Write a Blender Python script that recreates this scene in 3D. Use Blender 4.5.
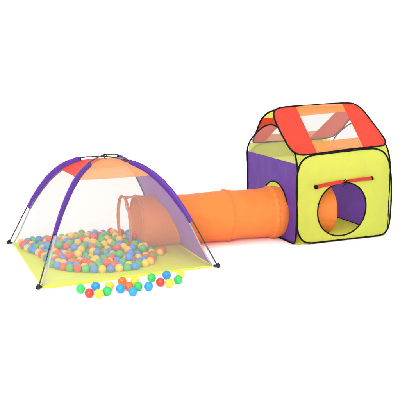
import bpy, bmesh, math, random
from mathutils import Vector, noise
sc = bpy.context.scene
for o in list(bpy.data.objects): bpy.data.objects.remove(o)
random.seed(3)
# ---------------- camera, world, lamps, exposure ----------------
PITCH = 0.192
cd = bpy.data.cameras.new('camera'); cam = bpy.data.objects.new('camera', cd); sc.collection.objects.link(cam)
cam.location = (0, 0, 1.367); cam.rotation_euler = (math.pi/2 - PITCH, 0, 0)
cd.sensor_fit = 'HORIZONTAL'; cd.sensor_width = 36; cd.lens = 36*714/400; cd.clip_end = 500; cd.clip_start = .05
sc.camera = cam
w = bpy.data.worlds.new('World'); sc.world = w; w.use_nodes = True
bg = w.node_tree.nodes['Background']; bg.inputs[0].default_value = (1, 1, 1, 1); bg.inputs[1].default_value = 1.32
def softbox(loc, aim, size, power, col=(1, 1, 1)):
    l = bpy.data.lights.new('studio_lamp', 'AREA'); l.shape = 'RECTANGLE'; l.size, l.size_y = size; l.energy = power; l.color = col
    o = bpy.data.objects.new('studio_lamp', l); sc.collection.objects.link(o); o.location = loc
    o.rotation_euler = (Vector(aim) - Vector(loc)).to_track_quat('-Z', 'Y').to_euler()
softbox((-1.2, 2.6, 5.2), (0, 5.2, 0), (3.5, 2.5), 50)
softbox((-1.0, -.6, 2.5), (-.1, 4.9, .3), (2.4, 1.6), 225)
softbox((3.2, 1.5, 3.4), (.6, 5.3, .3), (1.6, 1.4), 28, (1, .99, .97))
sc.view_settings.view_transform = 'Standard'; sc.view_settings.look = 'None'; sc.view_settings.exposure = 0; sc.view_settings.gamma = 1
sc.render.resolution_x = sc.render.resolution_y = 1024
sc.render.engine = 'CYCLES'
sc.cycles.max_bounces = 10; sc.cycles.transparent_max_bounces = 16; sc.cycles.diffuse_bounces = 8; sc.cycles.transmission_bounces = 8

# ---------------- helpers ----------------
Z = Vector((0, 0, 1))
def V(*a): return Vector(a)
def tag(o, label=None, cat=None, group=None, kind=None):
    if label: o['label'] = label
    if cat: o['category'] = cat
    if group: o['group'] = group
    if kind: o['kind'] = kind
    return o
def empty(name, loc, label, cat, group=None):
    o = bpy.data.objects.new(name, None); o.empty_display_size = .1; o.location = loc
    sc.collection.objects.link(o); return tag(o, label, cat, group)
def mesh(name, verts, faces, mat, parent=None, smooth=True, label=None):
    me = bpy.data.meshes.new(name)
    root = Vector((0, 0, 0))
    p = parent
    while p is not None: root += p.location; p = p.parent
    me.from_pydata([tuple(Vector(v) - root) for v in verts], [], faces); me.update()
    me.materials.append(mat)
    if smooth: me.polygons.foreach_set('use_smooth', [True]*len(me.polygons))
    o = bpy.data.objects.new(name, me); sc.collection.objects.link(o); o.parent = parent
    if label: o['label'] = label
    return o
def nz(p, s, amp): return noise.noise(Vector(p)*s)*amp
class MB:
    def __init__(s): s.v = []; s.f = []
    def add(s, v, f):
        n = len(s.v); s.v += [Vector(a) for a in v]; s.f += [tuple(i+n for i in q) for q in f]; return s
    def grid(s, nu, nv, fn, closed_u=False):
        n = len(s.v)
        for j in range(nv+1):
            for i in range(nu if closed_u else nu+1): s.v.append(Vector(fn(i/nu, j/nv)))
        W = nu if closed_u else nu+1
        for j in range(nv):
            for i in range(nu):
                a = n+j*W+i; b = n+j*W+(i+1) % W; s.f.append((a, b, b+W, a+W))
        return s
    def tube(s, pts, r, sides=8, closed=False, cap=True, ax=None):
        pts = [Vector(p) for p in pts]; n = len(pts)
        R = r if isinstance(r, (list, tuple)) else [r]*n
        base = len(s.v); prev = None
        for i, p in enumerate(pts):
            if closed: t = pts[(i+1) % n]-pts[i-1]
            else: t = pts[min(i+1, n-1)]-pts[max(i-1, 0)]
            t.normalize()
            if ax is not None: x = Vector(ax) - t*t.dot(Vector(ax))
            elif prev is None: x = t.orthogonal()
            else: x = prev - t*prev.dot(t)
            x.normalize(); prev = x; y = t.cross(x)
            ra, rb = R[i] if isinstance(R[i], tuple) else (R[i], R[i])
            for k in range(sides):
                a = 2*math.pi*k/sides; s.v.append(p + x*math.cos(a)*ra + y*math.sin(a)*rb)
        m = n if closed else n-1
        for i in range(m):
            for k in range(sides):
                a = base+i*sides+k; b = base+i*sides+(k+1) % sides
                c = base+((i+1) % n)*sides+(k+1) % sides; d = base+((i+1) % n)*sides+k
                s.f.append((a, b, c, d))
        if cap and not closed:
            s.f.append(tuple(base+k for k in reversed(range(sides)))); s.f.append(tuple(base+(n-1)*sides+k for k in range(sides)))
        return s
    def box(s, c, x, y, z, hx, hy, hz):
        c = Vector(c); P = []
        for a in (-1, 1):
            for b in (-1, 1):
                for d in (-1, 1): P.append(c+x*hx*a+y*hy*b+z*hz*d)
        return s.add(P, [(0, 1, 3, 2), (4, 6, 7, 5), (0, 4, 5, 1), (2, 3, 7, 6), (0, 2, 6, 4), (1, 5, 7, 3)])
    def out(s, name, mat, parent=None, smooth=True, label=None, bevel=0):
        o = mesh(name, s.v, s.f, mat, parent, smooth, label)
        if bevel:
            m = o.modifiers.new('b', 'BEVEL'); m.width = bevel; m.segments = 2
        return o
def spline(pts, n=6):                       # closed Catmull-Rom through 2-D points
    out = []; N = len(pts)
    for i in range(N):
        p0, p1, p2, p3 = (pts[(i+k) % N] for k in (-1, 0, 1, 2))
        for j in range(n):
            t = j/n
            out.append(tuple(.5*((2*b)+(-a+c)*t+(2*a-5*b+4*c-d)*t*t+(-a+3*b-3*c+d)*t**3) for a, b, c, d in zip(p0, p1, p2, p3)))
    return out
def curve(pts, n=6):                        # open Catmull-Rom
    P = [pts[0]]+list(pts)+[pts[-1]]; out = []
    for i in range(1, len(P)-2):
        for j in range(n):
            t = j/n
            out.append(tuple(.5*((2*b)+(-a+c)*t+(2*a-5*b+4*c-d)*t*t+(-a+3*b-3*c+d)*t**3) for a, b, c, d in zip(*P[i-1:i+3])))
    return out+[tuple(pts[-1])]
def clip(poly, a, b):                       # keep what lies left of the line a->b
    f = lambda p: (b[0]-a[0])*(p[1]-a[1])-(b[1]-a[1])*(p[0]-a[0])
    out = []
    for i in range(len(poly)):
        p, q = poly[i-1], poly[i]; fp, fq = f(p), f(q)
        if (fp >= 0) != (fq >= 0):
            t = fp/(fp-fq); out.append((p[0]+t*(q[0]-p[0]), p[1]+t*(q[1]-p[1])))
        if fq >= 0: out.append(q)
    return out
def ray_out(poly, c, a):
    d = (math.cos(a), math.sin(a)); best = 0
    for i in range(len(poly)):
        p, q = poly[i-1], poly[i]; e = (q[0]-p[0], q[1]-p[1]); den = d[0]*e[1]-d[1]*e[0]
        if abs(den) < 1e-12: continue
        w_ = (p[0]-c[0], p[1]-c[1]); t = (w_[0]*e[1]-w_[1]*e[0])/den; s = (w_[0]*d[1]-w_[1]*d[0])/den
        if t > 0 and -1e-9 <= s <= 1+1e-9: best = max(best, t)
    return best
def panel(mb, poly, to3, hole=None, c=None, rings=14, n=240, disp=None, pk=.0012):
    """a flat cloth panel: star-shaped outline poly, optional (centre, ax, bx, fn) hole"""
    if c is None: c = (sum(p[0] for p in poly)/len(poly), sum(p[1] for p in poly)/len(poly))
    if hole: c = hole[0]
    corner = sorted(math.atan2(p[1]-c[1], p[0]-c[0]) % (2*math.pi) for p in poly)
    angs = sorted(set([round(2*math.pi*i/n, 5) for i in range(n)]+[round(a, 5) for a in corner]))
    base = len(mb.v); W = len(angs)
    for j in range(rings+1):
        t = j/rings
        for a in angs:
            ro = ray_out(poly, c, a)
            ri = hole[1](a) if hole else 0.012
            r = ri+(ro-ri)*t
            x, y = c[0]+r*math.cos(a), c[1]+r*math.sin(a)
            k = disp(x, y)*(math.sin(math.pi*min(1, t))**.6 if hole else 1-t**4) if disp else 0
            k += pk*t**7*(math.sin(a*61+3*math.sin(a*7))+noise.noise(V(a*9, t*3, 2)))*(1 if j < rings else 0)
            mb.v.append(to3(x, y, k))
    for j in range(rings):
        for i in range(W):
            a = base+j*W+i; b = base+j*W+(i+1) % W; mb.f.append((a, b, b+W, a+W))
    if not hole:
        mb.v.append(to3(c[0], c[1], disp(*c) if disp else 0)); m_ = len(mb.v)-1
        for i in range(W): mb.f.append((m_, base+(i+1) % W, base+i))
    return mb

# ---------------- materials ----------------
def mat_new(name):
    m = bpy.data.materials.new(name); m.use_nodes = True; nt = m.node_tree; nt.nodes.clear()
    out = nt.nodes.new('ShaderNodeOutputMaterial'); return m, nt, out
def fabric(name, col, trans=.35, cover=1.0, rough=.55, bump=.25, var=.05, tcol=None, weave=True, sheen=.08):
    if 'net' not in name: col = tuple(min(.95, c*.915) for c in col)
    m, nt, out = mat_new(name); N = nt.nodes.new; L = nt.links.new
    tc = N('ShaderNodeTexCoord')
    n1 = N('ShaderNodeTexNoise'); n1.inputs['Scale'].default_value = 5; n1.inputs['Detail'].default_value = 4; n1.inputs['Distortion'].default_value = .6
    L(tc.outputs['Object'], n1.inputs['Vector'])
    n2 = N('ShaderNodeTexNoise'); n2.inputs['Scale'].default_value = 420; n2.inputs['Detail'].default_value = 2
    L(tc.outputs['Object'], n2.inputs['Vector'])
    mx = N('ShaderNodeMix'); mx.data_type = 'RGBA'
    mx.inputs['A'].default_value = (*[c*(1-var) for c in col], 1); mx.inputs['B'].default_value = (*[min(1, c*(1+var)) for c in col], 1)
    L(n1.outputs['Fac'], mx.inputs['Factor'])
    ad = N('ShaderNodeMath'); ad.operation = 'MULTIPLY_ADD'; ad.inputs[1].default_value = .04 if weave else 0; L(n2.outputs['Fac'], ad.inputs[0]); L(n1.outputs['Fac'], ad.inputs[2])
    bp = N('ShaderNodeBump'); bp.inputs['Strength'].default_value = bump; bp.inputs['Distance'].default_value = .03; L(ad.outputs[0], bp.inputs['Height'])
    pr = N('ShaderNodeBsdfPrincipled'); pr.inputs['Roughness'].default_value = rough; pr.inputs['Specular IOR Level'].default_value = .3
    pr.inputs['Sheen Weight'].default_value = sheen
    if sheen == 0: pr.inputs['Specular IOR Level'].default_value = .12
    L(mx.outputs['Result'], pr.inputs['Base Color']); L(bp.outputs[0], pr.inputs['Normal'])
    tr = N('ShaderNodeBsdfTranslucent'); L(bp.outputs[0], tr.inputs['Normal'])
    if tcol: tr.inputs['Color'].default_value = (*tcol, 1)
    else: L(mx.outputs['Result'], tr.inputs['Color'])
    ms = N('ShaderNodeMixShader'); ms.inputs[0].default_value = trans; L(pr.outputs[0], ms.inputs[1]); L(tr.outputs[0], ms.inputs[2])
    last = ms
    if cover < 1:
        tp = N('ShaderNodeBsdfTransparent'); m2 = N('ShaderNodeMixShader'); m2.inputs[0].default_value = cover
        L(tp.outputs[0], m2.inputs[1]); L(ms.outputs[0], m2.inputs[2]); last = m2
    L(last.outputs[0], out.inputs['Surface']); return m
def plastic(name, col, rough=.35, spec=.5, sss=0):
    m, nt, out = mat_new(name); N = nt.nodes.new; L = nt.links.new
    tc = N('ShaderNodeTexCoord'); n1 = N('ShaderNodeTexNoise'); n1.inputs['Scale'].default_value = 60; L(tc.outputs['Object'], n1.inputs['Vector'])
    mr = N('ShaderNodeMapRange'); mr.inputs['To Min'].default_value = rough-.06; mr.inputs['To Max'].default_value = rough+.08
    L(n1.outputs['Fac'], mr.inputs['Value'])
    oi = N('ShaderNodeObjectInfo'); hs = N('ShaderNodeHueSaturation'); hs.inputs['Color'].default_value = (*col, 1)
    vr = N('ShaderNodeMapRange'); vr.inputs['To Min'].default_value = .9; vr.inputs['To Max'].default_value = 1.1
    L(oi.outputs['Random'], vr.inputs['Value']); L(vr.outputs[0], hs.inputs['Value'])
    pr = N('ShaderNodeBsdfPrincipled'); L(hs.outputs[0], pr.inputs['Base Color']); L(mr.outputs[0], pr.inputs['Roughness'])
    pr.inputs['Specular IOR Level'].default_value = spec
    if sss: pr.inputs['Subsurface Weight'].default_value = sss; pr.inputs['Subsurface Radius'].default_value = (.02, .02, .02); pr.inputs['Subsurface Scale'].default_value = .3
    L(pr.outputs[0], out.inputs['Surface']); return m
YEL = fabric('yellow_polyester', (.76, .85, .125), .52)
YELF = fabric('yellow_groundsheet', (.84, .95, .075), .15, bump=.35)
PUR = fabric('purple_polyester', (.135, .046, .37), .35)
PURT = fabric('purple_tent_polyester', (.28, .10, .47), .45)
ORG = fabric('orange_polyester', (.92, .265, .05), .32, bump=.5)
ORL = fabric('light_orange_polyester', (.84, .31, .08), .4, cover=.94)
ORT = fabric('pale_orange_polyester', (.84, .37, .15), .45, cover=.90)
RED = fabric('red_polyester', (.78, .05, .022), .35)
REDT = fabric('red_sleeve_polyester', (.56, .018, .010), .1, rough=.4)
SLV = fabric('purple_sleeve', (.085, .018, .26), .1, rough=.45)
NET = fabric('cream_net', (.53, .495, .465), .55, cover=.33, bump=0, weave=False)
NETW = fabric('white_net', (.54, .505, .475), .5, cover=.30, bump=0, weave=False)
BIND = fabric('black_binding', (.004, .004, .0045), 0, bump=.1, rough=.7, sheen=0)
ROD = plastic('black_rod', (.012, .012, .013), .3)
CAP = plastic('black_plastic', (.006, .006, .007), .5, .3)
FER = plastic('steel_ferrule', (.10, .10, .11), .3)
GREY = fabric('grey_cord', (.12, .12, .11), 0)

# ---------------- setting: seamless white studio floor ----------------
m, nt, out = mat_new('white_floor'); N = nt.nodes.new; L = nt.links.new
tc = N('ShaderNodeTexCoord'); n1 = N('ShaderNodeTexNoise'); n1.inputs['Scale'].default_value = 2; L(tc.outputs['Object'], n1.inputs['Vector'])
mr = N('ShaderNodeMix'); mr.data_type = 'RGBA'; mr.inputs['A'].default_value = (.975, .975, .975, 1); mr.inputs['B'].default_value = (.98, .98, .98, 1); L(n1.outputs['Fac'], mr.inputs['Factor'])
df = N('ShaderNodeBsdfDiffuse'); L(mr.outputs['Result'], df.inputs['Color']); L(df.outputs[0], out.inputs['Surface'])
WHITE = m
mb = MB().grid(12, 12, lambda a, b: (-120+240*a, -100+240*b, 0))
tag(mb.out('floor', WHITE), kind='structure')

# ---------------- dome tent ----------------
A = .402; u = V(math.cos(A), math.sin(A), 0); v = V(-math.sin(A), math.cos(A), 0)
T = V(-.985, 4.174, 0); S = 1.2; CEN = T+(u+v)*S/2
tent = empty('dome_tent', CEN, 'low dome play tent with purple sleeved poles, cream net walls and a yellow ground sheet', 'play tent')
corners = [T, T+u*S, T+(u+v)*S, T+v*S]
dirs = [(c-CEN).normalized() for c in corners]
PROF = [(0.8485, 0.0124), (0.82, 0.0572), (0.785, 0.1144), (0.74, 0.1889), (0.69, 0.2699), (0.63, 0.3606), (0.57, 0.4414), (0.51, 0.5106), (0.45, 0.5679), (0.39, 0.6136), (0.33, 0.649), (0.27, 0.6753), (0.21, 0.6941), (0.15, 0.7068), (0.1, 0.7135), (0.05, 0.7173), (0, 0.7186)]
half = curve(PROF, 5)
def pole_pt(k, r, z, lift=0): return CEN+dirs[k]*r+Z*(z+lift)
for k, lift in ((0, .004), (1, -.006)):
    pts = [pole_pt(k, r, z, lift*(1-r/.85)) for r, z in half]+[pole_pt(k+2, r, z, lift*(1-r/.85)) for r, z in reversed(half[:-1])]
    pole = MB().tube(pts, .0042, 8).out('pole', ROD, tent)
    for kk in (k, k+2):                      # ferrules where the rod sections join
        for rr in (.757, .41, .10):
            i = min(range(len(half)), key=lambda q: abs(half[q][0]-rr))
            a = pole_pt(kk, *half[i], lift*(1-rr/.85)); b = pole_pt(kk, *half[i-1], lift*(1-rr/.85))
            MB().tube([a, a+(b-a).normalized()*.045], .0055, 8).out('ferrule', FER, pole)
# sleeves
for k in range(4):
    seg = [(r, z) for r, z in half if .19 <= r <= .675]
    pts = []; rad = []
    for i, (r, z) in enumerate(seg):
        a = seg[max(i-1, 0)]; b = seg[min(i+1, len(seg)-1)]; t = (b[0]-a[0], b[1]-a[1]); l = math.hypot(*t)
        nx, nzv = t[1]/l, -t[0]/l            # outward normal in the pole's plane
        if nx*1+nzv*1 < 0: nx, nzv = -nx, -nzv
        pts.append(pole_pt(k, r-nx*.015, z-nzv*.015)+Z*nz((r*20, k, 0), 1, .003))
        wv = (1+.07*noise.noise(V(r*30, k*7, 1)))*(.80+.2*math.sin(math.pi*i/(len(seg)-1)))
        rad.append((.0255*wv, .012*wv))
    n_ = dirs[k].cross(Z)
    # major axis in the pole's plane
    sl = MB(); base = 0
    P = pts; sides = 12
    for i, p in enumerate(P):
        t = (P[min(i+1, len(P)-1)]-P[max(i-1, 0)]).normalized(); x = n_.cross(t).normalized()
        for q in range(sides):
            a = 2*math.pi*q/sides; sl.v.append(p+x*math.cos(a)*rad[i][0]+n_*math.sin(a)*rad[i][1])
    for i in range(len(P)-1):
        for q in range(sides):
            a = i*sides+q; b = i*sides+(q+1) % sides; sl.f.append((a, b, b+sides, a+sides))
    sl.out('pole_sleeve', SLV, tent)
# corner caps
for k in range(4):
    d = dirs[k]; n_ = d.cross(Z)
    p = pole_pt(k, .852, .016)
    t = (pole_pt(k, .80, .09)-pole_pt(k, .8485, .014)).normalized(); x = n_.cross(t).normalized()
    mb = MB().box(p , x, n_, t, .009, .0105, .015); mb.box(p-d*.020+Z*-.005, d, n_, Z, .013, .009, .006)
    mb.out('corner_foot', CAP, tent, smooth=False, bevel=.003)
# hub
mb = MB()
mb.tube([CEN+Z*.727+V(math.cos(a)*.010, math.sin(a)*.010, .003) for a in [i*math.pi/8 for i in range(16)]], .004, 6, closed=True)
mb.tube([CEN+Z*.735+V(-.018, .004, -.004), CEN+Z*.733+V(.018, -.006, -.003)], .0035, 6)
mb.tube([CEN+Z*.73, CEN+Z*.712+V(.004, 0, 0), CEN+Z*.70], .004, 6)
mb.tube([CEN+Z*.728+V(.01, -.01, 0), CEN+Z*.712+V(.02, -.02, 0), CEN+Z*.695+V(.018, -.02, 0)], .0025, 6)
mb.out('crown_tie', BIND, tent)
# canopy edge profile (cloth hangs just inside the rods)
EDGE = [(.815, .006), (.77, .072), (.722, .155), (.645, .295)]
for r, z in PROF:
    if .2 < r < .6: EDGE.append((r-.018, z-.018))
EDGE += [(.19, .677), (.12, .690), (.06, .697), (.0, .700)]
ec = curve(EDGE, 6)
cl = [0]
for i in range(1, len(ec)): cl.append(cl[-1]+math.hypot(ec[i][0]-ec[i-1][0], ec[i][1]-ec[i-1][1]))
def edge(s):
    d = s*cl[-1]; i = 1
    while i < len(cl)-1 and cl[i] < d: i += 1
    f_ = (d-cl[i-1])/(cl[i]-cl[i-1]+1e-9); f_ = max(0, min(1, f_))
    return [ec[i-1][q]+(ec[i][q]-ec[i-1][q])*f_ for q in (0, 1)]
s_top = next(cl[i]/cl[-1] for i in range(len(ec)) if ec[i][0] < .365)
def wall_pt(k, s, t, extra=0):
    r, z = edge(s)
    a = pole_pt(k, r, z); b = pole_pt((k+1) % 4, r, z)
    p = a.lerp(b, t); c_ = 4*t*(1-t)
    inw = -((dirs[k]+dirs[(k+1) % 4]).normalized())
    sg = math.sin(math.pi*min(1, s*1.02))
    p = p+inw*c_*sg*.028 - Z*c_*sg*.006
    p = p+inw*(nz((p.x, p.y, p.z), 4.0, .018)*sg*c_+nz((t*9, s*3, k*5), 1, .004)*sg)
    return p
def sb(t, k): return s_top-.006*4*t*(1-t)
# tunnel axis (needed for the tent's own opening)
H0 = V(.725, 5.219, 0); B = .404; u2 = V(math.cos(B), math.sin(B), 0); v2 = V(-math.sin(B), math.cos(B), 0)
HOUSE_END = H0+v2*.318+Z*.203
TENT_END = V(.56, 5.6, 0)-u*1.225+Z*.203-v*.012
AX = (HOUSE_END-TENT_END).normalized(); TL = (HOUSE_END-TENT_END).length
def in_tunnel(p, r):
    d = p-TENT_END; a = d.dot(AX); return (d-AX*a).length < r and a > .1
spec = [('front_wall', NET, ORT, 'cream net front wall', 'pale orange front top panel'),
        ('side_wall', PURT, ORT, 'purple side wall with the tunnel opening', None),
        ('back_wall', NET, ORT, 'cream net back wall', None),
        ('side_wall', NET, RED, 'cream net side wall', 'red top panel')]
for k, (nm, m1, m2, l1, l2) in enumerate(spec):
    nu, nv = (160, 130) if k == 1 else (48, 48)
    mb = MB().grid(nu, nv, lambda a, b: wall_pt(k, .005+(sb(a, k)-.005)*b, a))
    if k == 1:
        mb.f = [f for f in mb.f if not in_tunnel(sum((mb.v[i] for i in f), V(0, 0, 0))/4, .186)]
    wo = mb.out(nm, m1, tent, label=l1)
    MB().grid(48, 3, lambda a, b: wall_pt(k, .005*b, a)).out('hem', YELF, wo)
    MB().grid(40, 24, lambda a, b: wall_pt(k, sb(a, k)+(1-sb(a, k))*b*.999, a)).out('top_panel', m2, tent, label=l2)
# cream tape along the wall corners below the sleeves
TAPE = fabric('cream_tape', (.66, .60, .57), .4, cover=.8)
for k in (0, 1, 3):
    pts = []
    for i in range(13):
        r, z = edge(.004+.40*i/12)
        pts.append(CEN+dirs[k]*(r-.004)+Z*z)
    MB().tube(pts, [(.003, .0085)]*13, 8, ax=dirs[k]).out('edge_tape', TAPE, tent)
def gs(a, b):
    c0 = CEN+dirs[0]*.815; c1 = CEN+dirs[1]*.815; c2 = CEN+dirs[2]*.815; c3 = CEN+dirs[3]*.815
    p = c0.lerp(c1, a).lerp(c3.lerp(c2, a), b)-v*(.030*(1-b)**6*min(1, .55+a*6)*max(0, 1-a*1.05)+.008*(1-b)**6)
    e = min(1, 12*min(a, 1-a, b, 1-b))
    p.z = .005+.004*e*(1+noise.noise(p*6)); return p
MB().grid(60, 60, gs).out('ground_sheet', YELF, tent)

# ---------------- pop-up house ----------------
WD, HH, RR, WW = .833, .683, .325, .833
house = empty('popup_house', H0+u2*.42+v2*.42, 'pop-up cube play house with yellow front, purple side and red and orange pitched roof', 'play house')
def front3(x, y, k=0): return H0+u2*x+Z*y-v2*k
def back3(x, y, k=0): return H0+v2*WD+u2*(.022+x*.95)+Z*y+v2*k
def left3(x, y, k=0): return H0+v2*x+Z*y-u2*k
def right3(x, y, k=0): return H0+u2*WW+v2*x+Z*y+u2*k
FR = spline([(-.012, .45), (-.004, .56), (.025, .635), (.095, .676), (.25, .690), (.45, .70), (.60, .706), (.70, .700), (.775, .662), (.823, .58), (.848, .45), (.858, .287), (.855, .15), (.845, .075), (.815, .028), (.76, .010), (.6, .009), (.392, .009), (.24, .009), (.13, .010), (.065, .028), (.03, .068), (.008, .12), (0, .238), (-.008, .35)], 5)
SD = spline([(0, .3), (0, .12), (.006, .05), (.035, .013), (.1, .009), (.4, .009), (.7, .009), (.775, .03), (.803, .09), (.81, .3), (.816, .5), (.828, .62), (.785, .705), (.678, .785), (.55, .85), (.42, .880), (.3, .862), (.16, .79), (.06, .71), (.01, .6), (0, .48)], 5)
def wire(poly, to3, name, parent, r=.0056, k=.003, mat=BIND):
    return MB().tube([to3(x, y, k) for x, y in poly], [r*(1+.14*noise.noise(V(x*22, y*22, i*.01))+.06*math.sin(i*2.1)) for i, (x, y) in enumerate(poly)], 8, closed=True).out(name, mat, parent)
def dsp(seed, amp):
    return lambda x, y: noise.noise(V(x*5, y*5, seed))*amp+noise.noise(V(x*14, y*14, seed+4))*amp*.4+amp*.5
# front wall with round door opening
DC = (.399, .250)
def door_r(a):
    c, s = math.cos(a), math.sin(a); bx = .220; by = .207 if s > 0 else .207
    return 1/((abs(c)/bx)**2.1+(abs(s)/by)**2.1)**(1/2.1)
fw = panel(MB(), FR, front3, hole=(DC, door_r), rings=22, disp=dsp(1, .012)).out('front_wall', YEL, house, label='yellow front wall with a round door opening')
wire(FR, front3, 'wire_binding', fw, .0062)
MB().tube([front3(DC[0]+door_r(a)*math.cos(a), DC[1]+door_r(a)*math.sin(a), .002) for a in [i*math.pi/48 for i in range(96)]], .0052, 8, closed=True).out('door_binding', BIND, fw)
bw = panel(MB(), FR, back3, rings=14, disp=dsp(2, .012)).out('back_wall', YEL, house)
wire(FR, back3, 'wire_binding', bw)
MB().grid(30, 6, lambda a, b: back3(-.010+.848*a, .56+.135*b, -.005)).out('corner_panel', YEL, house)
# rolled red door flap tied above the door
fl = curve([(.145, .442), (.22, .452), (.30, .461), (.37, .468), (.41, .470), (.46, .472), (.55, .475), (.652, .477)], 6)
rad = []
for i, (x, y) in enumerate(fl):
    d = abs(x-.408); r = .0168-.0085*math.exp(-(d/.03)**2)-.002*math.exp(-(d/.12)**2)-.0015+noise.noise(V(x*40, 0, 0))*.0015
    rad.append((r, r*.9))
flap = MB().tube([front3(x, y, .018) for x, y in fl], rad, 14).out('rolled_door_flap', REDT, house)
for i, j in ((0, 1), (-1, -2)):
    a = front3(*fl[i], .018); b = front3(*fl[j], .018); MB().tube([a-(b-a).normalized()*.004, a+(b-a).normalized()*.010], .0168, 14).out('flap_end', BIND, flap)
mb = MB(); c0 = front3(.408, .470, .018)
mb.tube([c0+Z*math.cos(a)*.0125-v2*math.sin(a)*.0125+u2*.002*math.sin(a*2) for a in [i*math.pi/8 for i in range(16)]], .003, 6, closed=True)
mb.tube([c0+V(0, -.014, .0), c0+V(.018, -.018, .010), c0+V(.028, -.014, .004)], .0022, 6)
mb.tube([c0+V(0, -.014, 0), c0+V(-.016, -.018, .010), c0+V(-.026, -.014, .001)], .0022, 6)
mb.tube([c0+V(.002, -.008, -.005), c0+V(.010, .005, -.03), c0+V(.006, .01, -.052)], .002, 6)
mb.tube([c0+V(.002, -.008, -.005), c0+V(-.008, .004, -.03), c0+V(-.014, .01, -.045)], .002, 6)
mb.out('tie', BIND, flap)
# side walls: purple cloth below, net arch above
LC = (.345, .226); hole_l = lambda a: .213
lowp = clip(SD, (1, .62), (-1, .612)); lowp = [p for p in lowp]
cut = clip(SD, (1, .628), (-1, .606))       # keeps left of a->b: below the line
low = cut; up_ = clip(SD, (-1, .606), (1, .628))
if sum(p[1] for p in low)/len(low) > sum(p[1] for p in up_)/len(up_): low, up_ = up_, low
lw = panel(MB(), low, left3, hole=(LC, hole_l), rings=20, disp=dsp(3, -.010)).out('side_wall', PUR, house, label='purple side wall with a round tunnel opening')
MB().tube([left3(LC[0]+.213*math.cos(a), LC[1]+.213*math.sin(a), .002) for a in [i*math.pi/32 for i in range(64)]], .005, 8, closed=True).out('opening_binding', BIND, lw)
panel(MB(), up_, left3, rings=8, disp=dsp(4, .005)).out('net_gable', NETW, house)
wire(SD, left3, 'wire_binding', lw, .0060)
rw = panel(MB(), low, right3, rings=14, disp=dsp(5, .010)).out('side_wall', PUR, house)
ry = clip(up_, (1, .80), (-1, .80)); rn = clip(up_, (-1, .80), (1, .80))
if sum(p[1] for p in ry)/len(ry) > sum(p[1] for p in rn)/len(rn): ry, rn = rn, ry
rfc = clip(ry, (.30, -1), (.30, 2)); rfr = clip(ry, (.30, 2), (.30, -1))
if sum(p[0] for p in rfc)/len(rfc) > .3: rfc, rfr = rfr, rfc
panel(MB(), rfc, right3, rings=6).out('corner_panel', YEL, house)
panel(MB(), rn, right3, rings=6).out('net_gable', NETW, house)
panel(MB(), rfr, right3, rings=6).out('net_gable', NETW, house)
wire(SD, right3, 'wire_binding', rw)
MB().grid(30, 30, lambda a, b: H0+u2*(.02+.81*a)+v2*(.012+.80*b)+Z*(.007+.004*(1+noise.noise(V(a*5, b*5, 0)))*min(1, 9*min(a, 1-a, b, 1-b)))).out('floor_panel', YELF, house)
# roof
g = (v2*(WD/2)+Z*RR); GL = g.length; g = g/GL; gn = u2.cross(g).normalized()
gb = (-v2*(WD/2)+Z*RR)/GL; gbn = gb.cross(u2).normalized()
def roofF(x, y, k=0): return H0+Z*HH+u2*x+g*y+gn*(k+.006)
def roofB(x, y, k=0): return H0+Z*HH+v2*WD+u2*x+gb*y+gbn*(k+.006)
if gn.z < 0: gn = -gn
if gbn.z < 0: gbn = -gbn
RF = spline([(-.046, .20), (-.044, .30), (-.034, .40), (-.008, .475), (.045, .515), (.147, .533), (.30, .541), (.45, .548), (.60, .557), (.70, .558), (.765, .545), (.808, .49), (.822, .40), (.833, .25), (.838, .14), (.825, .085), (.78, .052), (.66, .042), (.48, .034), (.25, .014), (.1, .003), (.02, .004), (-.028, .04), (-.045, .10)], 5)
RB = spline([(.010, .19), (-.008, .28), (-.020, .37), (-.002, .45), (.045, .492), (.11, .508), (.3, .513), (.6, .513), (.76, .508), (.82, .46), (.84, .38), (.85, .2), (.84, .09), (.79, .03), (.6, .012), (.3, .012), (.14, .006), (.065, .010), (.036, .05), (.024, .12)], 5)
def two(poly, a, b, want):                  # want: function giving a score; first = side with the lower score
    p, q = clip(poly, a, b), clip(poly, b, a)
    f = lambda P: sum(want(t) for t in P)/len(P)
    return (p, q) if f(p) < f(q) else (q, p)
X = lambda p: p[0]; Y = lambda p: p[1]
def roof(RP, to3, seed, tl):
    rp = empty('roof_panel', (0, 0, 0), None, None); rp.parent = house; rp.location = -house.location
    le, rest = two(RP, (.163, 0), (.216, .56), X)
    mid, ri = two(rest, (.590, 0), (.660, .58), X)
    bot, rest = two(mid, (0, .118), (1, .178), Y)
    win, top = two(rest, (0, .405), (1, .478), Y)
    if tl:
        yl, lr = two(le, (-1, .385), (1, .385), Y); yl, lr = lr, yl
        panel(MB(), yl, to3, rings=6).out('yellow_corner', YEL, None).parent = rp
        le = lr
    for P, nm, M, sd in ((le, 'red_end_band', RED, 1), (ri, 'red_end_band', RED, 2), (bot, 'orange_band', ORL, 3), (top, 'orange_band', ORL, 4), (win, 'net_window', NETW, 5)):
        o = panel(MB(), P, to3, rings=8, disp=dsp(seed+sd, .004)).out(nm, M, None); o.parent = rp
    o = wire(RP, to3, 'wire_binding', None, .0066, 0); o.parent = rp
    return rp
roof(RF, roofF, 10, False); roof(RB, roofB, 20, True)
# grey elastic loops hanging inside the net gable
mb = MB(); mb.tube([left3(*p, -.012) for p in curve([(.06, .655), (.055, .63), (.062, .60), (.05, .565)], 5)], .0025, 6)
mb.tube([left3(*p, -.012) for p in curve([(.12, .70), (.09, .672), (.06, .655)], 5)], .002, 6)
mb.out('hanging_cord', GREY, house)

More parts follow.
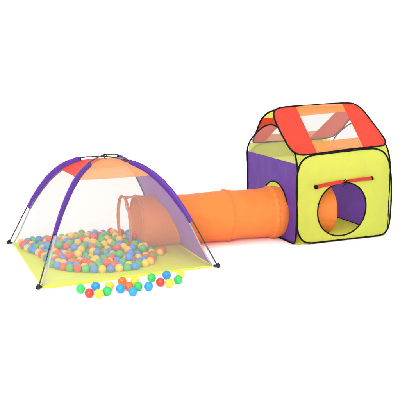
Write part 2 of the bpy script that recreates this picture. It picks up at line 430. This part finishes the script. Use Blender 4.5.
# ---------------- tunnel ----------------
tun = empty('play_tunnel', (TENT_END+AX*.8).to_2d().to_3d(), 'orange fabric crawl tunnel running from inside the dome tent into the pop-up house', 'play tunnel')
X1 = AX.cross(Z).normalized(); X2 = X1.cross(AX).normalized()
R0 = .195; TLEN = TL+.43
hoops = [0, .10, .80, TL-.060, TLEN]
def axis_pt(t): return TENT_END+AX*t
def tube_r(t, a):
    i = 0
    while i < len(hoops)-2 and hoops[i+1] < t: i += 1
    f_ = (t-hoops[i])/(hoops[i+1]-hoops[i]); sag = math.sin(math.pi*max(0, min(1, f_)))
    L_ = hoops[i+1]-hoops[i]
    r = R0-.010*sag*min(1, L_/.4)
    r += sag*(noise.noise(V(t*4, math.cos(a)*1.3, math.sin(a)*1.3))*.010+noise.noise(V(t*11+math.sin(a)*2, math.cos(a)*4, math.sin(a)*4))*.0055)
    e = min(abs(t-h_) for h_ in hoops)
    r += .004*math.exp(-(e/.012)**2)+.0022*math.exp(-(e/.04)**2)*math.sin(a*23+t*9)
    if abs(t-(TL-.022)) < .06: r += .013*math.cos((t-(TL-.022))/.06*math.pi/2)
    return r
def tp(t, a, dr=0):
    r = tube_r(t, a)+dr
    z = X2*math.sin(a)*r
    return axis_pt(t)+X1*math.cos(a)*r+z
mb = MB().grid(96, 220, lambda a, b: tp(.10+(TLEN-.10)*b, 2*math.pi*a), closed_u=True)
fab = mb.out('tunnel_fabric', ORG, tun)
for h_ in hoops[1:]:
    MB().tube([tp(h_, 2*math.pi*i/64, -.001) for i in range(64)], .0045, 8, closed=True).out('hoop', ORG, tun)
mb = MB().grid(96, 4, lambda a, b: tp(-.004+.022*b, 2*math.pi*a, .0), closed_u=True)
hp = mb.out('end_hoop', ORG, tun)
MB().tube([tp(.0, 2*math.pi*i/64, .001) for i in range(64)], .0055, 8, closed=True).out('hoop_binding', ORG, hp)
# cloth tabs joining the end hoop to the tunnel
for a0, a1 in ((72, 118), (235, 300)):
    def tab(p, q, a0=a0, a1=a1):
        n_ = 1-.35*math.sin(math.pi*q); mid = (a0+a1)/2; a = mid+(a0+(a1-a0)*p-mid)*n_
        return tp(.012+.091*q, math.radians(a), -.001)
    MB().grid(12, 8, tab).out('joining_tab', ORG, tun)
mb = MB(); mb.tube([tp(.02, math.radians(100))+V(.0, -.01, -.01), tp(.03, math.radians(95))*1+V(.0, -.02, -.09), tp(.05, math.radians(92))+V(.008, -.02, -.13)], .0028, 6)
mb.out('tie_string', fabric('tie', (.45, .16, .08), 0), tun)

# ---------------- balls ----------------
BR_ = .0275
BM = {'r': plastic('red_plastic', (.80, .035, .03), .29), 'y': plastic('yellow_plastic', (.91, .54, .035), .29), 'g': plastic('green_plastic', (.02, .46, .095), .29),
      'b': plastic('blue_plastic', (.012, .23, .70), .29), 'o': plastic('orange_plastic', (.88, .13, .015), .29)}
CN = {'r': 'red', 'y': 'yellow', 'g': 'green', 'b': 'blue', 'o': 'orange'}
def ball_data():
    nu, nv = 28, 16; vs = []; fs = []
    for j in range(1, nv):
        th = math.pi*j/nv
        for i in range(nu):
            a = 2*math.pi*i/nu; vs.append((BR_*math.sin(th)*math.cos(a), BR_*math.sin(th)*math.sin(a), BR_*math.cos(th)))
    vs += [(0, 0, BR_*.985), (0, 0, -BR_*.985)]
    for j in range(nv-2):
        for i in range(nu):
            a = j*nu+i; b = j*nu+(i+1) % nu; fs.append((a, a+nu, b+nu, b))
    n = len(vs)
    for i in range(nu): fs.append((n-2, i, (i+1) % nu)); fs.append((n-1, (nv-2)*nu+(i+1) % nu, (nv-2)*nu+i))
    n = len(vs)                             # fine mould seam round the middle
    for i in range(40):
        a = 2*math.pi*i/40
        for r, z in ((BR_*.998, -.0007), (BR_*1.014, 0), (BR_*.998, .0007)): vs.append((r*math.cos(a), r*math.sin(a), z))
    for i in range(40):
        for q in (0, 1):
            a = n+i*3+q; b = n+((i+1) % 40)*3+q; fs.append((a, b, b+1, a+1))
    return vs, fs
bv, bf = ball_data(); BD = {}
for k, mm in BM.items():
    me = bpy.data.meshes.new('plastic_ball'); me.from_pydata(bv, [], bf); me.update(); me.materials.append(mm)
    me.polygons.foreach_set('use_smooth', [True]*len(me.polygons)); BD[k] = me
def ball(x, y, z, k, label, group):
    o = bpy.data.objects.new('plastic_ball', BD[k]); sc.collection.objects.link(o); o.location = (x, y, z)
    o.rotation_euler = (random.uniform(0, 6), random.uniform(0, 6), random.uniform(0, 6))
    tag(o, label, 'ball', group)
def ground_at(px, py, z):
    a, b = (px-200)/714, -(py-200)/714; c, s = math.cos(PITCH), math.sin(PITCH)
    d = V(a, c+b*s, -s+b*c); t = (z-1.367)/d.z; return d*t
LOOSE = [
(-0.716, 4.101, 'g', 'green ball at the far left end of the loose balls'),
(-0.652, 4.022, 'r', 'red ball nearest the left end, in front of the blue one'),
(-0.633, 4.149, 'b', 'blue ball behind the leftmost red and yellow loose balls'),
(-0.594, 4.007, 'y', 'yellow ball nearest the camera, between red and green loose balls'),
(-0.552, 4.059, 'g', 'second green loose ball from the left, right of the front yellow one'),
(-0.549, 4.155, 'y', 'yellow ball just behind the second green loose ball'),
(-0.482, 4.249, 'o', 'orange ball furthest back in the middle cluster, by the tent edge'),
(-0.478, 4.106, 'b', 'blue ball at the left front of the middle cluster'),
(-0.432, 4.149, 'o', 'orange ball in the centre of the middle cluster between two blue ones'),
(-0.403, 4.249, 'y', 'yellow ball behind the green one in the middle cluster, by the tent edge'),
(-0.398, 4.049, 'b', 'blue ball frontmost in the middle cluster'),
(-0.376, 4.149, 'g', 'green ball in the middle cluster, in front of its yellow one'),
(-0.312, 4.151, 'b', 'blue ball alone between the middle cluster and the right cluster'),
(-0.305, 4.322, 'g', 'green ball at the left back of the right cluster, by the tent edge'),
(-0.245, 4.235, 'r', 'red ball in the right cluster between green and yellow'),
(-0.213, 4.38, 'b', 'blue ball at the back of the right cluster above red and yellow'),
(-0.189, 4.215, 'y', 'yellow ball right of the red one in the right cluster'),
(-0.136, 4.284, 'g', 'green ball at the far right front of the loose balls'),
(-0.125, 4.393, 'y', 'yellow ball behind the rightmost green loose ball')]
for x, y, k, lab in LOOSE: ball(x, y, BR_, k, lab, 'loose balls on the floor in front of the tent')
PILE = [(-0.638, 4.497, 0.032, 'y'),(-0.692, 4.497, 0.032, 'b'),(-0.747, 4.504, 0.032, 'g'),(-0.585, 4.509, 0.032, 'b'),(-0.801, 4.514, 0.032, 'r'),(-0.532, 4.523, 0.032, 'y'),(-0.854, 4.524, 0.032, 'g'),(-0.479, 4.536, 0.032, 'g'),(-0.614, 4.537, 0.068, 'r'),(-0.71, 4.549, 0.032, 'g'),(-0.655, 4.549, 0.033, 'g'),(-0.902, 4.55, 0.032, 'r'),(-0.765, 4.555, 0.032, 'y'),(-0.58, 4.563, 0.033, 'o'),(-0.431, 4.564, 0.032, 'b'),(-0.819, 4.565, 0.032, 'b'),(-0.527, 4.577, 0.034, 'b'),(-0.946, 4.583, 0.032, 'b'),(-0.871, 4.595, 0.032, 'b'),(-0.475, 4.595, 0.033, 'y'),(-0.623, 4.597, 0.032, 'b'),(-0.732, 4.599, 0.038, 'r'),(-0.677, 4.599, 0.039, 'g'),(-0.569, 4.616, 0.033, 'r'),(-0.418, 4.616, 0.032, 'g'),(-0.988, 4.617, 0.032, 'g'),(-0.823, 4.619, 0.038, 'r'),(-0.475, 4.625, 0.079, 'b'),(-0.915, 4.628, 0.033, 'y'),(-0.517, 4.63, 0.043, 'g'),(-0.772, 4.635, 0.048, 'r'),(-0.368, 4.637, 0.032, 'y'),(-0.462, 4.649, 0.032, 'g'),(-0.611, 4.65, 0.039, 'y'),(-0.72, 4.652, 0.039, 'y'),(-0.866, 4.652, 0.036, 'o'),(-0.666, 4.653, 0.035, 'b'),(-0.957, 4.662, 0.032, 'y'),(-1.012, 4.667, 0.032, 'b'),(-0.558, 4.669, 0.041, 'b'),(-0.411, 4.67, 0.032, 'b'),(-0.815, 4.673, 0.037, 'y'),(-0.505, 4.683, 0.035, 'y'),(-0.339, 4.684, 0.032, 'y'),(-0.889, 4.684, 0.075, 'r'),(-0.761, 4.689, 0.044, 'g'),(-0.455, 4.703, 0.034, 'r'),(-0.6, 4.703, 0.048, 'r'),(-0.923, 4.705, 0.036, 'b'),(-0.654, 4.706, 0.042, 'g'),(-0.709, 4.706, 0.041, 'y'),(-0.83, 4.707, 0.077, 'y'),(-0.863, 4.709, 0.033, 'g'),(-0.546, 4.709, 0.076, 'g'),(-0.981, 4.712, 0.033, 'r'),(-1.036, 4.716, 0.032, 'g'),(-0.383, 4.717, 0.032, 'b'),(-0.801, 4.725, 0.034, 'b'),(-0.477, 4.73, 0.076, 'b'),(-0.517, 4.736, 0.039, 'y'),(-0.333, 4.74, 0.032, 'r'),(-0.75, 4.743, 0.042, 'y'),(-0.706, 4.746, 0.078, 'b'),(-0.569, 4.749, 0.046, 'b'),(-0.426, 4.75, 0.04, 'y'),(-0.624, 4.752, 0.038, 'g'),(-0.896, 4.753, 0.034, 'y'),(-0.679, 4.755, 0.032, 'g'),(-0.951, 4.757, 0.036, 'b'),(-0.843, 4.758, 0.046, 'r'),(-1.005, 4.761, 0.033, 'y'),(-1.06, 4.765, 0.032, 'b'),(-0.377, 4.772, 0.032, 'r'),(-0.476, 4.773, 0.042, 'g'),(-0.792, 4.778, 0.042, 'g'),(-0.741, 4.788, 0.073, 'y'),(-0.533, 4.789, 0.038, 'r'),(-0.823, 4.79, 0.086, 'y'),(-0.594, 4.797, 0.045, 'g'),(-0.328, 4.801, 0.032, 'g'),(-0.649, 4.801, 0.037, 'b'),(-0.92, 4.802, 0.038, 'g'),(-0.431, 4.804, 0.044, 'b'),(-0.501, 4.805, 0.079, 'y'),(-0.703, 4.805, 0.037, 'r'),(-0.975, 4.806, 0.039, 'r'),(-0.866, 4.808, 0.046, 'g'),(-1.029, 4.811, 0.032, 'g'),(-1.084, 4.815, 0.032, 'y'),(-0.761, 4.822, 0.035, 'b'),(-0.484, 4.826, 0.032, 'r'),(-0.382, 4.827, 0.034, 'y'),(-0.814, 4.827, 0.047, 'b'),(-0.558, 4.837, 0.033, 'b'),(-0.753, 4.845, 0.084, 'r'),(-0.612, 4.848, 0.036, 'y'),(-0.897, 4.852, 0.032, 'r'),(-0.401, 4.852, 0.079, 'g'),(-0.665, 4.852, 0.048, 'g'),(-0.336, 4.856, 0.032, 'r'),(-0.951, 4.856, 0.036, 'y'),(-0.58, 4.856, 0.08, 'r'),(-0.72, 4.857, 0.042, 'y'),(-0.441, 4.857, 0.041, 'g'),(-1.006, 4.86, 0.036, 'r'),(-1.06, 4.864, 0.032, 'b'),(-1.115, 4.867, 0.032, 'r'),(-0.515, 4.87, 0.039, 'g'),(-0.846, 4.871, 0.038, 'y'),(-0.782, 4.871, 0.045, 'g'),(-0.884, 4.88, 0.077, 'b'),(-0.392, 4.881, 0.032, 'b'),(-0.818, 4.882, 0.085, 'g'),(-0.475, 4.884, 0.074, 'b'),(-0.58, 4.893, 0.039, 'y'),(-0.634, 4.897, 0.047, 'b'),(-0.92, 4.901, 0.04, 'g'),(-0.688, 4.902, 0.039, 'r'),(-0.54, 4.902, 0.077, 'y'),(-0.415, 4.905, 0.076, 'y'),(-0.976, 4.905, 0.032, 'b'),(-0.742, 4.907, 0.032, 'b'),(-1.03, 4.909, 0.04, 'y'),(-0.345, 4.91, 0.032, 'y'),(-0.449, 4.911, 0.034, 'r'),(-1.146, 4.913, 0.032, 'y'),(-1.085, 4.913, 0.033, 'g'),(-0.285, 4.915, 0.032, 'y'),(-0.814, 4.916, 0.037, 'y'),(-0.774, 4.916, 0.075, 'g'),(-0.869, 4.92, 0.044, 'r'),(-0.719, 4.92, 0.08, 'g'),(-0.501, 4.923, 0.044, 'y'),(-1.003, 4.933, 0.082, 'g'),(-0.4, 4.935, 0.032, 'r'),(-0.95, 4.937, 0.068, 'r'),(-0.464, 4.937, 0.083, 'g'),(-0.552, 4.941, 0.035, 'g'),(-0.606, 4.944, 0.042, 'r'),(-0.573, 4.945, 0.085, 'b'),(-0.661, 4.949, 0.045, 'y'),(-1.089, 4.953, 0.071, 'b'),(-0.77, 4.953, 0.035, 'r'),(-0.715, 4.954, 0.037, 'b'),(-0.811, 4.956, 0.074, 'b'),(-1.18, 4.956, 0.032, 'b'),(-0.905, 4.962, 0.048, 'b'),(-1.042, 4.962, 0.043, 'r'),(-0.355, 4.964, 0.032, 'g'),(-1.125, 4.964, 0.032, 'b'),(-0.988, 4.966, 0.04, 'r'),(-0.76, 4.967, 0.089, 'y'),(-0.852, 4.972, 0.041, 'g'),(-0.455, 4.973, 0.042, 'b'),(-0.512, 4.977, 0.045, 'r'),(-0.4, 4.981, 0.062, 'y'),(-0.27, 4.983, 0.032, 'r'),(-0.69, 4.986, 0.074, 'y'),(-0.618, 4.989, 0.071, 'g'),(-0.577, 4.989, 0.032, 'y'),(-0.942, 4.991, 0.076, 'g'),(-1.218, 4.996, 0.032, 'b'),(-0.88, 4.996, 0.082, 'y'),(-0.803, 4.997, 0.039, 'b'),(-1.083, 4.998, 0.037, 'g'),(-0.744, 5.0, 0.048, 'g'),(-0.654, 5.002, 0.032, 'b'),(-1.018, 5.011, 0.035, 'y'),(-0.964, 5.014, 0.032, 'b'),(-0.371, 5.016, 0.032, 'b'),(-0.909, 5.016, 0.04, 'g'),(-1.141, 5.016, 0.037, 'y'),(-0.426, 5.018, 0.032, 'g'),(-0.481, 5.022, 0.04, 'r'),(-0.536, 5.025, 0.037, 'g'),(-0.849, 5.026, 0.047, 'r'),(-0.782, 5.03, 0.078, 'y'),(-1.054, 5.03, 0.072, 'b'),(-0.699, 5.031, 0.044, 'r'),(-0.609, 5.033, 0.04, 'r'),(-1.255, 5.036, 0.032, 'y'),(-0.652, 5.037, 0.074, 'y'),(-0.968, 5.039, 0.082, 'b'),(-1.191, 5.043, 0.033, 'g'),(-1.098, 5.05, 0.047, 'g'),(-0.803, 5.051, 0.032, 'g'),(-0.749, 5.054, 0.041, 'b'),(-0.994, 5.06, 0.038, 'g'),(-0.888, 5.062, 0.061, 'b'),(-0.939, 5.062, 0.042, 'r'),(-0.716, 5.063, 0.084, 'g'),(-0.396, 5.064, 0.032, 'r'),(-0.826, 5.065, 0.079, 'y'),(-0.451, 5.067, 0.032, 'b'),(-1.048, 5.068, 0.033, 'r'),(-0.568, 5.069, 0.043, 'b'),(-0.506, 5.071, 0.033, 'y'),(-1.147, 5.074, 0.041, 'b'),(-0.674, 5.08, 0.048, 'b'),(-0.847, 5.084, 0.032, 'y'),(-1.277, 5.086, 0.032, 'b'),(-0.62, 5.087, 0.036, 'g'),(-0.991, 5.088, 0.085, 'y'),(-1.222, 5.089, 0.033, 'b'),(-1.101, 5.093, 0.082, 'r'),(-0.593, 5.099, 0.082, 'y'),(-0.778, 5.1, 0.035, 'g'),(-0.724, 5.102, 0.046, 'r'),(-0.907, 5.106, 0.035, 'g'),(-0.866, 5.11, 0.077, 'r'),(-1.014, 5.111, 0.04, 'b'),(-0.96, 5.113, 0.048, 'g'),(-0.421, 5.113, 0.032, 'g'),(-0.537, 5.114, 0.044, 'g'),(-0.476, 5.116, 0.032, 'r'),(-1.068, 5.118, 0.045, 'y'),(-1.177, 5.12, 0.033, 'g'),(-1.122, 5.123, 0.042, 'r'),(-0.686, 5.127, 0.077, 'y'),(-1.313, 5.127, 0.032, 'r'),(-0.655, 5.129, 0.032, 'o'),(-0.591, 5.133, 0.039, 'r'),(-0.819, 5.135, 0.043, 'b'),(-1.248, 5.137, 0.032, 'y'),(-0.872, 5.149, 0.039, 'y'),(-0.76, 5.151, 0.037, 'y'),(-0.705, 5.152, 0.032, 'b'),(-0.629, 5.153, 0.074, 'g'),(-0.523, 5.153, 0.081, 'b'),(-0.926, 5.156, 0.048, 'b'),(-0.789, 5.157, 0.084, 'r'),(-1.2, 5.157, 0.066, 'b'),(-1.036, 5.16, 0.032, 'g'),(-0.446, 5.162, 0.032, 'b'),(-0.981, 5.162, 0.038, 'r'),(-0.728, 5.164, 0.081, 'g'),(-0.5, 5.165, 0.032, 'y'),(-1.092, 5.169, 0.033, 'b'),(-1.152, 5.169, 0.042, 'y'),(-0.89, 5.17, 0.086, 'g'),(-0.553, 5.173, 0.04, 'g'),(-0.96, 5.175, 0.087, 'y'),(-1.287, 5.175, 0.032, 'r'),(-0.661, 5.183, 0.04, 'y'),(-0.606, 5.186, 0.036, 'r'),(-1.34, 5.19, 0.032, 'y'),(-1.235, 5.19, 0.039, 'g'),(-0.839, 5.193, 0.035, 'g'),(-0.786, 5.198, 0.047, 'g'),(-0.894, 5.2, 0.04, 'b'),(-0.498, 5.202, 0.078, 'r'),(-0.724, 5.202, 0.041, 'r'),(-0.948, 5.206, 0.043, 'b'),(-1.057, 5.21, 0.037, 'r'),(-0.633, 5.211, 0.078, 'y'),(-0.47, 5.211, 0.032, 'g'),(-1.185, 5.213, 0.044, 'r'),(-1.002, 5.214, 0.041, 'y'),(-0.524, 5.218, 0.032, 'r'),(-1.131, 5.22, 0.036, 'g'),(-0.849, 5.224, 0.079, 'y'),(-1.301, 5.228, 0.032, 'b'),(-0.577, 5.232, 0.034, 'b'),(-0.791, 5.233, 0.09, 'b'),(-0.679, 5.234, 0.036, 'b'),(-0.901, 5.24, 0.077, 'r'),(-1.232, 5.244, 0.032, 'y'),(-0.814, 5.245, 0.041, 'r'),(-0.758, 5.245, 0.048, 'y'),(-0.869, 5.248, 0.034, 'y'),(-0.626, 5.254, 0.045, 'g'),(-1.089, 5.255, 0.038, 'b'),(-0.928, 5.255, 0.032, 'g'),(-0.712, 5.256, 0.075, 'g'),(-1.035, 5.261, 0.046, 'g'),(-0.534, 5.262, 0.064, 'g'),(-0.489, 5.262, 0.032, 'y'),(-0.981, 5.265, 0.038, 'r'),(-1.181, 5.267, 0.034, 'b'),(-1.276, 5.277, 0.032, 'g'),(-0.575, 5.287, 0.038, 'y'),(-0.674, 5.288, 0.034, 'r'),(-1.131, 5.289, 0.034, 'r'),(-0.729, 5.29, 0.035, 'b'),(-0.784, 5.292, 0.034, 'g'),(-0.839, 5.294, 0.04, 'b'),(-0.893, 5.297, 0.041, 'b'),(-1.225, 5.299, 0.032, 'y'),(-1.066, 5.304, 0.032, 'y'),(-0.523, 5.305, 0.032, 'r'),(-0.806, 5.305, 0.083, 'y'),(-0.947, 5.307, 0.041, 'y'),(-0.625, 5.309, 0.043, 'b'),(-1.012, 5.311, 0.041, 'b'),(-1.175, 5.32, 0.032, 'g'),(-0.662, 5.329, 0.078, 'y'),(-0.548, 5.329, 0.074, 'b'),(-0.7, 5.336, 0.039, 'g'),(-0.755, 5.338, 0.036, 'y'),(-0.911, 5.339, 0.071, 'g'),(-0.81, 5.34, 0.04, 'g'),(-0.581, 5.341, 0.032, 'y'),(-0.864, 5.343, 0.042, 'r'),(-1.121, 5.343, 0.032, 'b'),(-0.977, 5.353, 0.036, 'r'),(-0.65, 5.357, 0.032, 'b'),(-0.53, 5.359, 0.032, 'g'),(-1.069, 5.359, 0.032, 'g'),(-0.611, 5.369, 0.069, 'r'),(-0.926, 5.375, 0.032, 'b'),(-0.691, 5.376, 0.076, 'r'),(-0.726, 5.385, 0.034, 'b'),(-1.021, 5.386, 0.032, 'y'),(-0.78, 5.386, 0.041, 'r'),(-0.58, 5.395, 0.032, 'g'),(-0.876, 5.396, 0.035, 'y'),(-0.675, 5.406, 0.033, 'y'),(-0.97, 5.407, 0.032, 'g'),(-0.825, 5.418, 0.036, 'g'),(-0.624, 5.428, 0.032, 'g'),(-0.919, 5.429, 0.032, 'r'),(-0.719, 5.439, 0.032, 'g'),(-0.774, 5.44, 0.032, 'y'),(-0.869, 5.45, 0.032, 'b'),(-0.668, 5.46, 0.032, 'b'),(-0.818, 5.472, 0.032, 'r'),(-0.712, 5.493, 0.032, 'r'),(-0.767, 5.494, 0.032, 'b')]
rest = []
def zone(x, y, z):
    d = V(x, y, z)-V(0, 0, 1.367); c, s = math.cos(PITCH), math.sin(PITCH); q = d.y*c-d.z*s
    px, py = 200+714*d.x/q, 200-714*(d.y*s+d.z*c)/q
    if px > 139: return 'at the right tip of the heap by the tunnel'
    if px < 46: return 'at the narrow left tip of the heap'
    if py > 263.5: return 'in the front row of the heap'
    if py > 250: return 'in the front half of the heap behind its front row'
    if px > 112: return 'in the heap beside the tunnel mouth'
    return 'in the back half of the heap by the rear net wall'
for i, (x, y, z, k) in enumerate(PILE):
    if i < 281: ball(x, y, z, k, '%s plastic ball %s' % (CN[k], zone(x, y, z)), '%s balls %s' % (CN[k], zone(x, y, z)))
    else: rest.append((x, y, z, k))
if rest:
    me = bpy.data.meshes.new('ball_heap'); vs = []; fs = []; mi = []; keys = list(BM)
    for x, y, z, k in rest:
        n = len(vs); vs += [(a+x, b+y, c+z) for a, b, c in bv]; fs += [tuple(q+n for q in f) for f in bf]; mi += [keys.index(k)]*len(bf)
    me.from_pydata(vs, [], fs); me.update()
    for k in keys: me.materials.append(BM[k])
    me.polygons.foreach_set('material_index', mi); me.polygons.foreach_set('use_smooth', [True]*len(fs))
    o = bpy.data.objects.new('ball_heap', me); sc.collection.objects.link(o)
    tag(o, 'mixed colour plastic balls at the far back of the heap inside the tent', 'ball heap', kind='stuff')
